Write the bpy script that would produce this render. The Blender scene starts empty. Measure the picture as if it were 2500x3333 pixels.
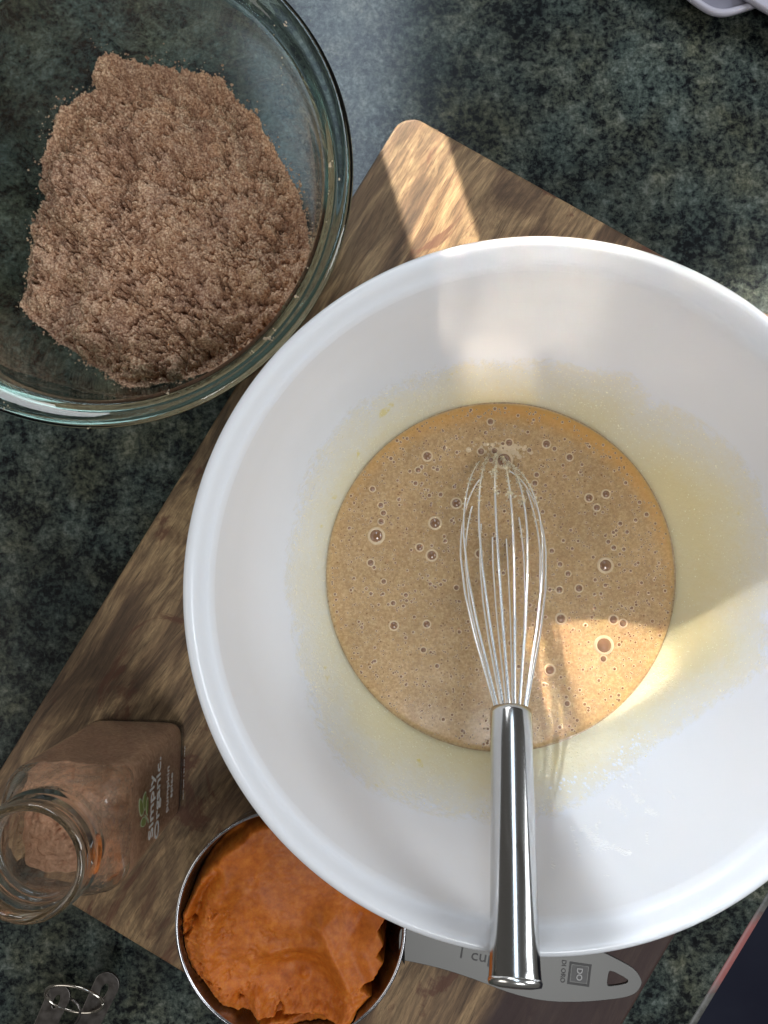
import bpy, bmesh, math, random
import numpy as np
from mathutils import Vector, Matrix, Quaternion

random.seed(7)
RNG = np.random.default_rng(7)
sc = bpy.context.scene
COL = sc.collection

# ------------------------------------------------------------------ camera
F = 2400.0            # focal length in photo pixels (2500 x 3333)
H = 0.395             # lens height above the countertop
NAD = (1290.0, 1750.0)
cam_d = bpy.data.cameras.new("camera")
cam = bpy.data.objects.new("camera", cam_d)
COL.objects.link(cam)
sc.camera = cam
cam_d.sensor_fit = 'VERTICAL'
cam_d.sensor_height = 36.0
cam_d.lens = 36.0 * F / 3333.0
cam_d.clip_start = 0.01
cam_d.clip_end = 50
_dn = Vector((NAD[0] - 1250, -(NAD[1] - 1666.5), -F)).normalized()
QC = _dn.rotation_difference(Vector((0, 0, -1)))
cam.rotation_mode = 'QUATERNION'
cam.rotation_quaternion = QC
cam.location = (0, 0, H)
RC = np.array(QC.to_matrix())


def at(px, py, z=0.0):
    """photo pixel -> world point on the horizontal plane z"""
    d = RC @ np.array([px - 1250.0, -(py - 1666.5), -F])
    t = (z - H) / d[2]
    return Vector((d[0] * t, d[1] * t, z))


def to_px(P):
    """world points (n,3) -> photo pixels"""
    P = np.asarray(P, dtype=float).reshape(-1, 3) - np.array([0, 0, H])
    q = P @ RC
    return 1250 + q[:, 0] / -q[:, 2] * F, 1666.5 - q[:, 1] / -q[:, 2] * F


# ------------------------------------------------------------------ light
world = bpy.data.worlds.new("World")
sc.world = world
world.use_nodes = True
wn = world.node_tree
bg = wn.nodes['Background']
bg.inputs[0].default_value = (1.0, 0.96, 0.90, 1)
bg.inputs[1].default_value = 0.085

sc.view_settings.view_transform = 'Standard'
sc.view_settings.look = 'None'
sc.view_settings.exposure = 0.0
sc.view_settings.gamma = 1.0
sc.render.engine = 'CYCLES'
sc.cycles.use_denoising = True
sc.cycles.max_bounces = 14
sc.cycles.transmission_bounces = 12
sc.cycles.transparent_max_bounces = 12
sc.cycles.glossy_bounces = 6
sc.cycles.caustics_reflective = False
sc.cycles.caustics_refractive = True
sc.cycles.sample_clamp_indirect = 40.0


def area(name, loc, target, sx, sy, power, color, spread=None):
    l = bpy.data.lights.new(name, 'AREA')
    l.shape = 'RECTANGLE'
    l.size, l.size_y = sx, sy
    l.energy = power
    l.color = color
    if spread is not None:
        l.spread = spread
    o = bpy.data.objects.new(name, l)
    COL.objects.link(o)
    o.location = loc
    o.rotation_euler = (Vector(target) - Vector(loc)).to_track_quat('-Z', 'Y').to_euler()
    return o


# daylight of the window behind the counter, then four added fill lamps
area('window_light', (0.015, 1.05, 1.42), (0.02, 0.0, 0.05), 0.32, 0.95, 5.2, (0.70, 0.84, 1.0))
area('side_fill_light', (1.12, 0.10, 0.74), (0.05, 0.0, 0.05), 0.5, 0.7, 8.3, (0.90, 0.95, 1.0))  # unseen fill lamp added to brighten the right-hand side
area('left_fill_light', (-1.25, -0.35, 0.95), (0.0, -0.05, 0.05), 0.8, 0.8, 4.0, (1.0, 0.96, 0.90))  # warm fill lamp added out of view at the left
area('overhead_fill_light', (0.22, -0.62, 1.20), (-0.05, -0.1, 0.05), 0.35, 0.5, 5.2, (0.94, 0.97, 1.0))  # overhead lamp added to brighten the jar and its lettering
area('rear_fill_light', (-0.40, 1.20, 0.58), (-0.08, 0.0, 0.05), 0.5, 0.35, 4.0, (0.95, 0.97, 1.0))  # extra lamp added behind to light the far faces of the jar

# low sun through the window: narrow, nearly parallel beams
EL = math.radians(34.2)
AZ = math.radians(16.9)
hx, hy = math.sin(AZ), -math.cos(AZ)
SUN_D = Vector((math.cos(EL) * hx, math.cos(EL) * hy, -math.sin(EL)))
SUN_U = Vector((-hy, hx, 0))
SUN_V = Vector((math.sin(EL) * hx, math.sin(EL) * hy, math.cos(EL)))


def sunbeam(name, u0, u1, v0, v1, irr, spread=0.45, color=(1.0, 0.90, 0.74)):
    L = 0.9
    c = SUN_U * ((u0 + u1) / 2) + SUN_V * ((v0 + v1) / 2) - SUN_D * L
    a = (u1 - u0) * (v1 - v0)
    l = bpy.data.lights.new(name, 'AREA')
    l.shape = 'RECTANGLE'
    l.size, l.size_y = u1 - u0, v1 - v0
    l.spread = math.radians(spread)
    l.color = color
    l.energy = irr * a
    o = bpy.data.objects.new(name, l)
    COL.objects.link(o)
    z = -SUN_D
    o.matrix_world = Matrix(((SUN_U.x, SUN_V.x, z.x, c.x),
                             (SUN_U.y, SUN_V.y, z.y, c.y),
                             (SUN_U.z, SUN_V.z, z.z, c.z), (0, 0, 0, 1)))
    return o


sunbeam('sunbeam_pane', 0.0515, 0.0845, -0.106, 0.02, 15.0)
sunbeam('sunbeam_lower', 0.0585, 0.106, 0.0201, 0.0985, 8.0, .7)
sunbeam('sunbeam_wall', 0.106, 0.32, 0.0201, 0.0985, 2.8, 1.4)
sunbeam('sunbeam_haze', 0.034, 0.32, 0.0986, 0.25, 2.4, 1.6, (.86, .93, 1.0))
sunbeam('sunbeam_slit', 0.0445, 0.0515, 0.0201, 0.0985, 8.0)
sunbeam('sunbeam_side', 0.205, 0.32, -0.045, 0.02, 15.0)

# ------------------------------------------------------------------ helpers


def tag(o, label=None, cat=None, group=None, kind=None):
    if label: o['label'] = label
    if cat: o['category'] = cat
    if group: o['group'] = group
    if kind: o['kind'] = kind
    return o


def empty(name, loc):
    o = bpy.data.objects.new(name, None)
    COL.objects.link(o)
    o.location = loc
    o.empty_display_size = 0.01
    return o


def mesh_obj(name, verts, faces, mats, parent=None, smooth=True, fmat=None):
    me = bpy.data.meshes.new(name)
    verts = np.asarray(verts, dtype=np.float64)
    if parent is not None and parent.type == 'EMPTY':
        verts = verts - np.array(parent.location)
    if isinstance(faces, np.ndarray):
        n, k = faces.shape
        me.vertices.add(len(verts))
        me.vertices.foreach_set('co', verts.astype(np.float32).ravel())
        me.loops.add(n * k)
        me.loops.foreach_set('vertex_index', faces.astype(np.int32).ravel())
        me.polygons.add(n)
        me.polygons.foreach_set('loop_start', np.arange(0, n * k, k, dtype=np.int32))
        me.update(calc_edges=True)
    else:
        me.from_pydata([tuple(v) for v in verts], [], faces)
    if not isinstance(mats, (list, tuple)):
        mats = [mats]
    for m in mats:
        me.materials.append(m)
    if fmat is not None:
        me.polygons.foreach_set('material_index', np.asarray(fmat, dtype=np.int32))
    me.polygons.foreach_set('use_smooth', [smooth] * len(me.polygons))
    me.validate()
    me.update()
    o = bpy.data.objects.new(name, me)
    COL.objects.link(o)
    if parent is not None:
        o.parent = parent
    return o


def fix_normals(o):
    bm = bmesh.new()
    bm.from_mesh(o.data)
    bmesh.ops.recalc_face_normals(bm, faces=bm.faces)
    bm.to_mesh(o.data)
    bm.free()
    return o


def chaikin(p, it=2):
    p = np.array(p, float)
    for _ in range(it):
        q = [p[0]]
        for a, b in zip(p[:-1], p[1:]):
            q += [a * .75 + b * .25, a * .25 + b * .75]
        q.append(p[-1])
        p = np.array(q)
    return p


def lathe_arrays(prof, seg=160, closed=False):
    """prof (r,z); points with r~0 at the ends are collapsed"""
    prof = np.array(prof, float)
    th = np.arange(seg) * 2 * math.pi / seg
    V, idx = [], []
    for r, z in prof:
        if r < 1e-6:
            idx.append([len(V)] * seg)
            V.append((0, 0, z))
        else:
            idx.append(list(range(len(V), len(V) + seg)))
            V += [(r * math.cos(t), r * math.sin(t), z) for t in th]
    Fc = []
    rows = list(zip(idx[:-1], idx[1:]))
    if closed: rows.append((idx[-1], idx[0]))
    for a, b in rows:
        for i in range(seg):
            j = (i + 1) % seg
            f = [a[i], a[j], b[j], b[i]]
            g = []
            for v in f:
                if v not in g: g.append(v)
            if len(g) > 2: Fc.append(g)
    return np.array(V), Fc


def lathe(name, prof, c, mat, parent=None, seg=160, closed=False):
    V, Fc = lathe_arrays(prof, seg, closed)
    o = mesh_obj(name, V + np.array(c), Fc, mat, parent)
    return fix_normals(o)


def tube_arrays(pts, rad, seg=10, cap=True):
    pts = [Vector(p) for p in pts]
    n = len(pts)
    if not hasattr(rad, '__len__'): rad = [rad] * n
    V, Fc = [], []
    t0 = (pts[1] - pts[0]).normalized()
    up = Vector((0, 0, 1)) if abs(t0.z) < .9 else Vector((1, 0, 0))
    a = t0.cross(up).normalized()
    for i in range(n):
        t = (pts[min(i + 1, n - 1)] - pts[max(i - 1, 0)]).normalized()
        a = (a - t * a.dot(t)).normalized()
        b = t.cross(a)
        for k in range(seg):
            w = 2 * math.pi * k / seg
            V.append(tuple(pts[i] + (a * math.cos(w) + b * math.sin(w)) * rad[i]))
    for i in range(n - 1):
        for k in range(seg):
            l = (k + 1) % seg
            Fc.append([i * seg + k, i * seg + l, (i + 1) * seg + l, (i + 1) * seg + k])
    if cap:
        Fc.append(list(range(seg))[::-1])
        Fc.append([(n - 1) * seg + k for k in range(seg)])
    return np.array(V), Fc


def tube(name, pts, rad, mat, parent=None, seg=10):
    V, Fc = tube_arrays(pts, rad, seg)
    return fix_normals(mesh_obj(name, V, Fc, mat, parent))


def fnoise(nx, ny, cell, seed, octaves=4, gain=.5):
    """smooth fractal lattice noise on an (ny,nx) grid, cell = size of the first octave in samples"""
    r = np.random.default_rng(seed)
    out = np.zeros((ny, nx))
    amp, tot = 1.0, 0
    for _ in range(octaves):
        gx, gy = int(nx / cell) + 3, int(ny / cell) + 3
        g = r.random((gy, gx)) * 2 - 1
        x = np.arange(nx) / cell
        y = np.arange(ny) / cell
        xi, yi = x.astype(int), y.astype(int)
        fx, fy = x - xi, y - yi
        fx = fx * fx * (3 - 2 * fx)
        fy = fy * fy * (3 - 2 * fy)
        A = g[yi][:, xi]; B = g[yi][:, xi + 1]
        C_ = g[yi + 1][:, xi]; D = g[yi + 1][:, xi + 1]
        out += amp * ((A * (1 - fx) + B * fx) * (1 - fy)[:, None] + (C_ * (1 - fx) + D * fx) * fy[:, None])
        tot += amp
        amp *= gain
        cell = max(cell / 2, 1.01)
    return out / tot


def poly_dist(X, Y, poly):
    """signed distance, >0 inside"""
    P = np.asarray(poly, float)
    d2 = np.full(X.shape, 1e9)
    ins = np.zeros(X.shape, bool)
    for a, b in zip(P, np.roll(P, -1, axis=0)):
        e = b - a
        t = np.clip(((X - a[0]) * e[0] + (Y - a[1]) * e[1]) / max(e @ e, 1e-18), 0, 1)
        dx, dy = X - a[0] - t * e[0], Y - a[1] - t * e[1]
        d2 = np.minimum(d2, dx * dx + dy * dy)
        c = (a[1] > Y) != (b[1] > Y)
        xi = (b[0] - a[0]) * (Y - a[1]) / ((b[1] - a[1]) if b[1] != a[1] else 1e-12) + a[0]
        ins ^= c & (X < xi)
    return np.sqrt(d2) * np.where(ins, 1, -1)


def smooth01(x):
    x = np.clip(x, 0, 1)
    return x * x * (3 - 2 * x)


def grid_faces(mask):
    """quads of a grid where all four corner samples are in mask"""
    ny, nx = mask.shape
    ok = mask[:-1, :-1] & mask[1:, :-1] & mask[:-1, 1:] & mask[1:, 1:]
    jj, ii = np.nonzero(ok)
    v = jj * nx + ii
    fs = np.stack([v, v + 1, v + nx + 1, v + nx], 1)
    used = np.zeros(nx * ny, bool)
    used[fs.ravel()] = True
    remap = np.cumsum(used) - 1
    return remap[fs], used


# ------------------------------------------------------------------ materials
class NT:
    def __init__(s, name):
        s.m = bpy.data.materials.new(name)
        s.m.use_nodes = True
        s.t = s.m.node_tree
        s.p = s.t.nodes['Principled BSDF']
        s.out = s.t.nodes['Material Output']
        s._co = None

    def n(s, typ, **kw):
        nd = s.t.nodes.new(typ)
        for k, v in kw.items():
            setattr(nd, k, v)
        return nd

    def l(s, a, b):
        s.t.links.new(a, b)

    def co(s):
        if s._co is None:
            s._co = s.n('ShaderNodeTexCoord').outputs['Object']
        return s._co

    def mapping(s, scale=(1, 1, 1), rot=(0, 0, 0), src=None):
        m = s.n('ShaderNodeMapping')
        m.inputs['Scale'].default_value = scale
        m.inputs['Rotation'].default_value = rot
        s.l(src or s.co(), m.inputs['Vector'])
        return m.outputs[0]

    def noise(s, scale, detail=4, rough=.55, dist=0, vec=None, col=False):
        k = s.n('ShaderNodeTexNoise')
        k.inputs['Scale'].default_value = scale
        k.inputs['Detail'].default_value = detail
        k.inputs['Roughness'].default_value = rough
        k.inputs['Distortion'].default_value = dist
        s.l(vec or s.co(), k.inputs['Vector'])
        return k.outputs['Color' if col else 'Fac']

    def ramp(s, fac, stops, interp='LINEAR'):
        r = s.n('ShaderNodeValToRGB')
        r.color_ramp.interpolation = interp
        e = r.color_ramp.elements
        while len(e) < len(stops): e.new(.5)
        for i, (p, c) in enumerate(stops):
            e[i].position = p
            if not hasattr(c, '__len__'): c = (c, c, c)
            e[i].color = (*c, 1)
        s.l(fac, r.inputs[0])
        return r.outputs[0]

    def mix(s, fac, a, b, mode='MIX'):
        m = s.n('ShaderNodeMix', data_type='RGBA', blend_type=mode)
        for src, i in ((fac, 0), (a, 6), (b, 7)):
            if hasattr(src, 'node'): s.l(src, m.inputs[i])
            else: m.inputs[i].default_value = src if i == 0 else (*src, 1)
        return m.outputs[2]

    def math(s, op, a, b=0.0):
        m = s.n('ShaderNodeMath', operation=op)
        for src, i in ((a, 0), (b, 1)):
            if hasattr(src, 'node'): s.l(src, m.inputs[i])
            else: m.inputs[i].default_value = src
        return m.outputs[0]

    def bump(s, h, strength=.3, dist=.001, prev=None):
        b = s.n('ShaderNodeBump')
        b.inputs['Strength'].default_value = strength
        b.inputs['Distance'].default_value = dist
        s.l(h, b.inputs['Height'])
        if prev: s.l(prev, b.inputs['Normal'])
        s.l(b.outputs[0], s.p.inputs['Normal'])
        return b.outputs[0]

    def base(s, c):
        if hasattr(c, 'node'): s.l(c, s.p.inputs['Base Color'])
        else: s.p.inputs['Base Color'].default_value = (*c, 1)
        return s

    def set(s, **kw):
        for k, v in kw.items():
            k = k.replace('_', ' ')
            if hasattr(v, 'node'): s.l(v, s.p.inputs[k])
            else: s.p.inputs[k].default_value = v
        return s


def m_counter():
    s = NT('speckled_stone_laminate')
    v = s.mapping((1, 1, 1))
    fine = s.noise(300, 10, .74, .25, v)
    mid = s.noise(85, 8, .68, .4, v)
    blot = s.noise(34, 5, .6, .6, s.mapping((1, 1, 1), (0, 0, .6)))
    big = s.noise(9, 3, .5, .3, v)
    f = s.math('ADD', s.math('MULTIPLY', fine, .52), s.math('ADD', s.math('MULTIPLY', mid, .26), s.math('MULTIPLY', blot, .22)))
    c = s.ramp(f, [(.43, (.0035, .0045, .0055)), (.466, (.017, .021, .021)), (.50, (.043, .052, .042)),
                   (.54, (.076, .087, .070)), (.60, (.16, .168, .142))])
    hue = s.noise(24, 4, .6, .2, s.mapping((1, 1, 1), (0, 0, 1.1)))
    warm = s.ramp(hue, [(.40, (.90, 1.0, 1.08)), (.52, (1, 1, 1)), (.64, (1.12, 1.03, .88))])
    c = s.mix(1.0, c, warm, 'MULTIPLY')
    c = s.mix(1.0, c, s.ramp(big, [(.35, .75), (.65, 1.2)]), 'MULTIPLY')
    s.base(c)
    r = s.ramp(fine, [(.35, .22), (.65, .15)])
    s.set(Roughness=r, Specular_IOR_Level=.5)
    s.bump(fine, .03, .0003)
    return s.m


def m_wood(name='acacia_wood'):
    s = NT(name)
    # object x runs along the grain
    warp = s.noise(9, 3, .5, 0, s.mapping((.7, 1.6, 1)), col=True)
    vv = s.n('ShaderNodeVectorMath', operation='MULTIPLY_ADD')
    s.l(warp, vv.inputs[0]); vv.inputs[1].default_value = (.03, .03, 0); s.l(s.co(), vv.inputs[2])
    src = vv.outputs[0]
    bands = s.noise(15, 7, .62, 1.3, s.mapping((.6, 1.6, 1), (0, 0, .12), src=src))
    streak = s.noise(46, 9, .74, .4, s.mapping((.26, 1.8, 1), (0, 0, .10), src=src))
    fibre = s.noise(420, 6, .8, .1, s.mapping((.12, 1.6, 1), (0, 0, .18), src=src))
    pore = s.noise(900, 2, .5, 0, s.mapping((.10, 1.5, 1), (0, 0, .05), src=src))
    c = s.ramp(bands, [(.32, (.060, .032, .017)), (.41, (.125, .075, .040)), (.47, (.18, .108, .056)), (.53, (.27, .170, .086)),
                       (.58, (.36, .235, .120)), (.64, (.20, .118, .058)), (.72, (.085, .042, .022))])
    c = s.mix(s.ramp(streak, [(.43, .65), (.54, 0.0)]), c, (.070, .040, .023))
    c = s.mix(.65, c, s.ramp(fibre, [(.36, .40), (.64, 1.55)]), 'MULTIPLY')
    c = s.mix(s.ramp(pore, [(.30, .6), (.38, 0.0)]), c, (.035, .020, .012))
    red = s.noise(17, 6, .66, 1.2, s.mapping((.8, 1.5, 1), (0, 0, .2), src=src))
    c = s.mix(s.ramp(red, [(.57, 0.0), (.62, .8)]), c, (.105, .038, .020))
    # the heartwood band along the far long edge
    sep = s.n('ShaderNodeSeparateXYZ'); s.l(src, sep.inputs[0])
    band = s.math('SUBTRACT', sep.outputs[1], .121)
    c = s.mix(s.ramp(s.math('ADD', s.math('MULTIPLY', band, 38), .5), [(.35, 0.0), (.65, .93)]), c, (.036, .018, .018))
    s.base(c)
    s.set(Roughness=s.ramp(streak, [(.3, .62), (.7, .48)]), Specular_IOR_Level=.35)
    b = s.bump(fibre, .25, .0005)
    s.bump(streak, .2, .0008, b)
    return s.m


def m_opal():
    s = NT('opal_glass')
    cov = s.n('ShaderNodeAttribute'); cov.attribute_name = 'cover'
    n1 = s.noise(420, 4, .7, .2)
    n2 = s.noise(40, 5, .6, .8)
    n3 = s.noise(900, 3, .65)
    k = s.math('ADD', cov.outputs['Fac'], s.math('MULTIPLY', s.math('SUBTRACT', n2, .5), .55))
    k = s.math('ADD', k, s.math('MULTIPLY', s.math('SUBTRACT', n1, .5), .45))
    m = s.ramp(k, [(.06, 0.0), (.20, .75), (.6, 1.0)])
    m = s.mix(1.0, m, s.ramp(cov.outputs['Fac'], [(.0, 0.0), (.06, 1.0)]), 'MULTIPLY')
    film = s.ramp(k, [(.15, (.83, .79, .68)), (.6, (.84, .745, .53)), (1.05, (.82, .69, .41))])
    fleck = s.ramp(s.noise(75, 3, .6), [(.68, 0.0), (.73, .65)])
    film = s.mix(fleck, film, (.78, .62, .10))
    s.base(s.mix(m, (.825, .84, .878), film))
    s.set(Roughness=s.ramp(m, [(0.0, .15), (1.0, .20)]), Specular_IOR_Level=.5, Subsurface_Weight=.8, Subsurface_Scale=.015)
    s.p.inputs['Subsurface Radius'].default_value = (1.0, .95, .9)
    h = s.math('MULTIPLY', m, s.math('ADD', s.math('MULTIPLY', n1, .7), s.math('MULTIPLY', n3, .4)))
    s.bump(h, .55, .0010)
    return s.m


def m_glass(name, tint, density, rough=0.0):
    s = NT(name)
    s.base((1, 1, 1))
    s.set(Roughness=rough, IOR=1.5, Transmission_Weight=1.0)
    va = s.n('ShaderNodeVolumeAbsorption')
    va.inputs[0].default_value = (*tint, 1)
    va.inputs[1].default_value = density
    s.l(va.outputs[0], s.out.inputs['Volume'])
    return s.m


def m_steel(name, col=(.62, .61, .59), rough=.22, aniso=0.0, scale=(1, 1, 1), scratch=.06, mott=.15):
    s = NT(name)
    n1 = s.noise(300, 3, .6, 0, s.mapping(scale))
    n2 = s.noise(60, 4, .6, .5)
    s.base(s.mix(mott, col, s.ramp(n2, [(.35, .75), (.65, 1.1)]), 'MULTIPLY'))
    s.set(Metallic=1.0, Anisotropic=aniso)
    if mott > .05:
        s.l(s.ramp(n1, [(.3, rough * .8), (.7, rough * 1.3)]), s.p.inputs['Roughness'])
        s.bump(n1, scratch, .0003)
    else:
        s.set(Roughness=rough)
    return s.m


def m_sugar():
    s = NT('brown_sugar_crystals')
    a = s.noise(900, 3, .7)
    b = s.noise(55, 4, .6)
    c = s.ramp(a, [(.34, (.23, .120, .080)), (.5, (.57, .345, .225)), (.64, (.90, .67, .48))])
    c = s.mix(.7, c, s.ramp(b, [(.35, (.78, .72, .70)), (.65, (1.12, 1.10, 1.0))]), 'MULTIPLY')
    s.base(c).set(Roughness=.75, Specular_IOR_Level=.35)
    s.bump(a, .4, .0005)
    return s.m


def m_batter():
    s = NT('whisked_batter')
    a = s.noise(800, 4, .7)
    b = s.noise(30, 4, .6, .4)
    c = s.ramp(a, [(.30, (.42, .260, .125)), (.5, (.56, .365, .185)), (.70, (.72, .53, .31))])
    vor = s.n('ShaderNodeTexVoronoi'); vor.inputs['Scale'].default_value = 420
    s.l(s.co(), vor.inputs['Vector'])
    dots = s.ramp(vor.outputs['Distance'], [(.10, 1.0), (.22, 0.0)])
    pick = s.ramp(s.noise(300, 1, .5), [(.50, 0.0), (.62, .8)])
    c = s.mix(s.math('MULTIPLY', dots, pick), c, (.17, .065, .020))
    c = s.mix(.5, c, s.ramp(b, [(.35, .82), (.65, 1.12)]), 'MULTIPLY')
    # thin amber margin where the batter thins at the wall
    ed = s.n('ShaderNodeAttribute'); ed.attribute_name = 'edge'
    c = s.mix(s.math('MULTIPLY', ed.outputs['Fac'], .8), c, (.74, .38, .10))
    s.base(c).set(Roughness=.20, Specular_IOR_Level=.5, Subsurface_Weight=.35, Subsurface_Scale=.003)
    s.p.inputs['Subsurface Radius'].default_value = (1.0, .55, .25)
    s.bump(a, .12, .0004)
    return s.m


def m_plain(name, col, rough=.5, **kw):
    s = NT(name)
    n = s.noise(220, 4, .6)
    s.base(s.mix(.5, col, s.ramp(n, [(.3, .8), (.7, 1.15)]), 'MULTIPLY')).set(Roughness=rough, **kw)
    return s.m


def m_pumpkin():
    s = NT('pumpkin_puree')
    a = s.noise(260, 5, .65)
    b = s.noise(40, 4, .6)
    c = s.ramp(a, [(.3, (.36, .082, .006)), (.5, (.47, .122, .010)), (.7, (.57, .175, .020))])
    c = s.mix(.6, c, s.ramp(b, [(.35, .85), (.65, 1.12)]), 'MULTIPLY')
    s.base(c).set(Roughness=.5, Specular_IOR_Level=.35, Subsurface_Weight=.3, Subsurface_Scale=.003)
    s.p.inputs['Subsurface Radius'].default_value = (1.0, .4, .1)
    s.bump(a, .28, .0006)
    return s.m


M_COUNTER = m_counter()
M_WOOD = m_wood()
M_OPAL = m_opal()
M_BOWLGLASS = m_glass('clear_bowl_glass', (.12, .66, .56), 46.0)
M_JARGLASS = m_glass('jar_glass', (.62, .78, .62), 22.0)
M_STEEL = m_steel('brushed_steel', (.60, .595, .585), .13, .6, (30, 30, .6), .03)
M_WIRE = m_steel('polished_wire', (.88, .87, .85), .22, 0, (1, 1, 1), 0.0, .02)
M_CUP = m_steel('satin_steel', (.135, .132, .126), .48, 0, (1, 1, 1), .01, .03)
M_CUPIN = m_steel('cup_inner_steel', (.42, .42, .44), .22)
M_DARKSTEEL = m_steel('dull_spoon_steel', (.17, .155, .145), .36)
M_SUGAR = m_sugar()
M_BATTER = m_batter()
M_PUMPKIN = m_pumpkin()
M_INK = m_plain('dark_print', (.035, .032, .030), .5)

# ================================================================= SETTING
# counter edge line (photo): (2500,2925) -> (2255,3333)
e0, e1 = at(2492, 2925, 0), at(2247, 3333, 0)
ed = (e1 - e0).normalized()          # runs down-left
en = Vector((-ed.y, ed.x, 0))        # pointing away from the counter
if en.x < 0: en = -en


def slab(name, p, d, n, length0, length1, w0, w1, z0, z1, mat, bevel=0, parent=None):
    """box along direction d, across n"""
    V = []
    for z in (z0, z1):
        for (a, b) in ((length0, w0), (length1, w0), (length1, w1), (length0, w1)):
            q = p + d * a + n * b
            V.append((q.x, q.y, z))
    Fc = [[0, 1, 2, 3], [7, 6, 5, 4], [0, 4, 5, 1], [1, 5, 6, 2], [2, 6, 7, 3], [3, 7, 4, 0]]
    o = fix_normals(mesh_obj(name, V, Fc, mat, parent, smooth=False))
    if bevel:
        bm = bmesh.new(); bm.from_mesh(o.data)
        bmesh.ops.bevel(bm, geom=bm.edges[:], offset=bevel, segments=3, affect='EDGES', profile=.5)
        bm.to_mesh(o.data); bm.free()
        o.data.polygons.foreach_set('use_smooth', [True] * len(o.data.polygons))
    return o


ctop = slab('countertop', e0, ed, en, -1.0, .6, -1.6, 0.0, -.035, 0.0, M_COUNTER, .0015)
tag(ctop, kind='structure')
# laminate edge strip with a pink stretch in its colour
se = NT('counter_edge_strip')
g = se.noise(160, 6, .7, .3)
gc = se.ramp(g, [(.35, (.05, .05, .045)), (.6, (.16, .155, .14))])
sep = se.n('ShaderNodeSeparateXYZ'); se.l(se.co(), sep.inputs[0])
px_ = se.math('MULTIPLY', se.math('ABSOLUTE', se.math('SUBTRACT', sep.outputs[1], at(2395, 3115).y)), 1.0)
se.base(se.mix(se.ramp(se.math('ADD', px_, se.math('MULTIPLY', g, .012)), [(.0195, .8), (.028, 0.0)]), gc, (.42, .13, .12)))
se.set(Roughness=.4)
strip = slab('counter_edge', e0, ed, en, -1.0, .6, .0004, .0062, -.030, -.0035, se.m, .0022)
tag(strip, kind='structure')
sf = NT('navy_floor')
sf.base(sf.ramp(sf.noise(3.5, 4, .6), [(.35, (.010, .011, .034)), (.65, (.022, .026, .052))])).set(Roughness=.6)
fl = mesh_obj('floor', [(-3, -3, -.9), (3, -3, -.9), (3, 3, -.9), (-3, 3, -.9)], [[0, 1, 2, 3]], sf.m, smooth=False)
tag(fl, kind='structure')

# ================================================================= BOARD
BZ = 0.020
bt = at(1350, 372, BZ)                         # the sharp top corner (before rounding)
lt = at(446, 1779, BZ)                         # point on the left edge
rt = at(2242, 2973, BZ)                        # point on the right edge
la = (at(12, 2484, BZ) - at(753, 1278, BZ)).normalized()   # long axis, down-left
sa = Vector((-la.y, la.x, 0))
if sa.x < 0: sa = -sa
# the corner: left edge meets top-right edge
tr = at(1870, 684, BZ)
pl = at(753, 1278, BZ)
c0 = pl + la * ((tr - pl).dot(la))
# measured: top-right edge nearly square to the long axis
BW = (rt - pl).dot(sa)
BL = (at(627, 3209, BZ) - c0).dot(la)


def rounded_rect(w, l, r, k=8):
    pts = []
    for cx, cy, a0 in ((w - r, l - r, 0), (r, l - r, 90), (r, r, 180), (w - r, r, 270)):
        for i in range(k + 1):
            a = math.radians(a0 + 90 * i / k)
            pts.append((cx + r * math.cos(a), cy + r * math.sin(a)))
    return pts


def extrude_poly(name, pts, z0, z1, mat, bevel=0, parent=None, seg=3):
    n = len(pts)
    V = [(x, y, z0) for x, y in pts] + [(x, y, z1) for x, y in pts]
    Fc = [list(range(n))[::-1], [n + i for i in range(n)]] + [[i, (i + 1) % n, n + (i + 1) % n, n + i] for i in range(n)]
    o = fix_normals(mesh_obj(name, V, Fc, mat, parent, smooth=False))
    if bevel:
        bm = bmesh.new(); bm.from_mesh(o.data)
        eg = [e for e in bm.edges if abs(e.verts[0].co.z - e.verts[1].co.z) < 1e-7]
        bmesh.ops.bevel(bm, geom=eg, offset=bevel, segments=seg, affect='EDGES', profile=.5)
        bm.to_mesh(o.data); bm.free()
    return o


pts = rounded_rect(BL, BW, .011)
board = extrude_poly('cutting_board', [(x - BL / 2, y - BW / 2) for x, y in pts], .0006, BZ, M_WOOD, .0016)
bc = c0 + la * (BL / 2) + sa * (BW / 2)
for v in board.data.vertices:      # the board is not quite square
    v.co.x -= .020 * (v.co.y + BW / 2)
ang = math.atan2(la.y, la.x)
# local y must point along sa
if Vector((-math.sin(ang), math.cos(ang), 0)).dot(sa) < 0:
    board.data.transform(Matrix.Scale(-1, 4, (0, 1, 0)))
    board.data.flip_normals()
    board.rotation_euler = (0, 0, ang)
board.rotation_euler = (0, 0, ang)
board.location = (bc.x, bc.y, 0)
tag(board, 'brown and honey grained wooden cutting board lying under the white bowl', 'cutting board')

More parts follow.
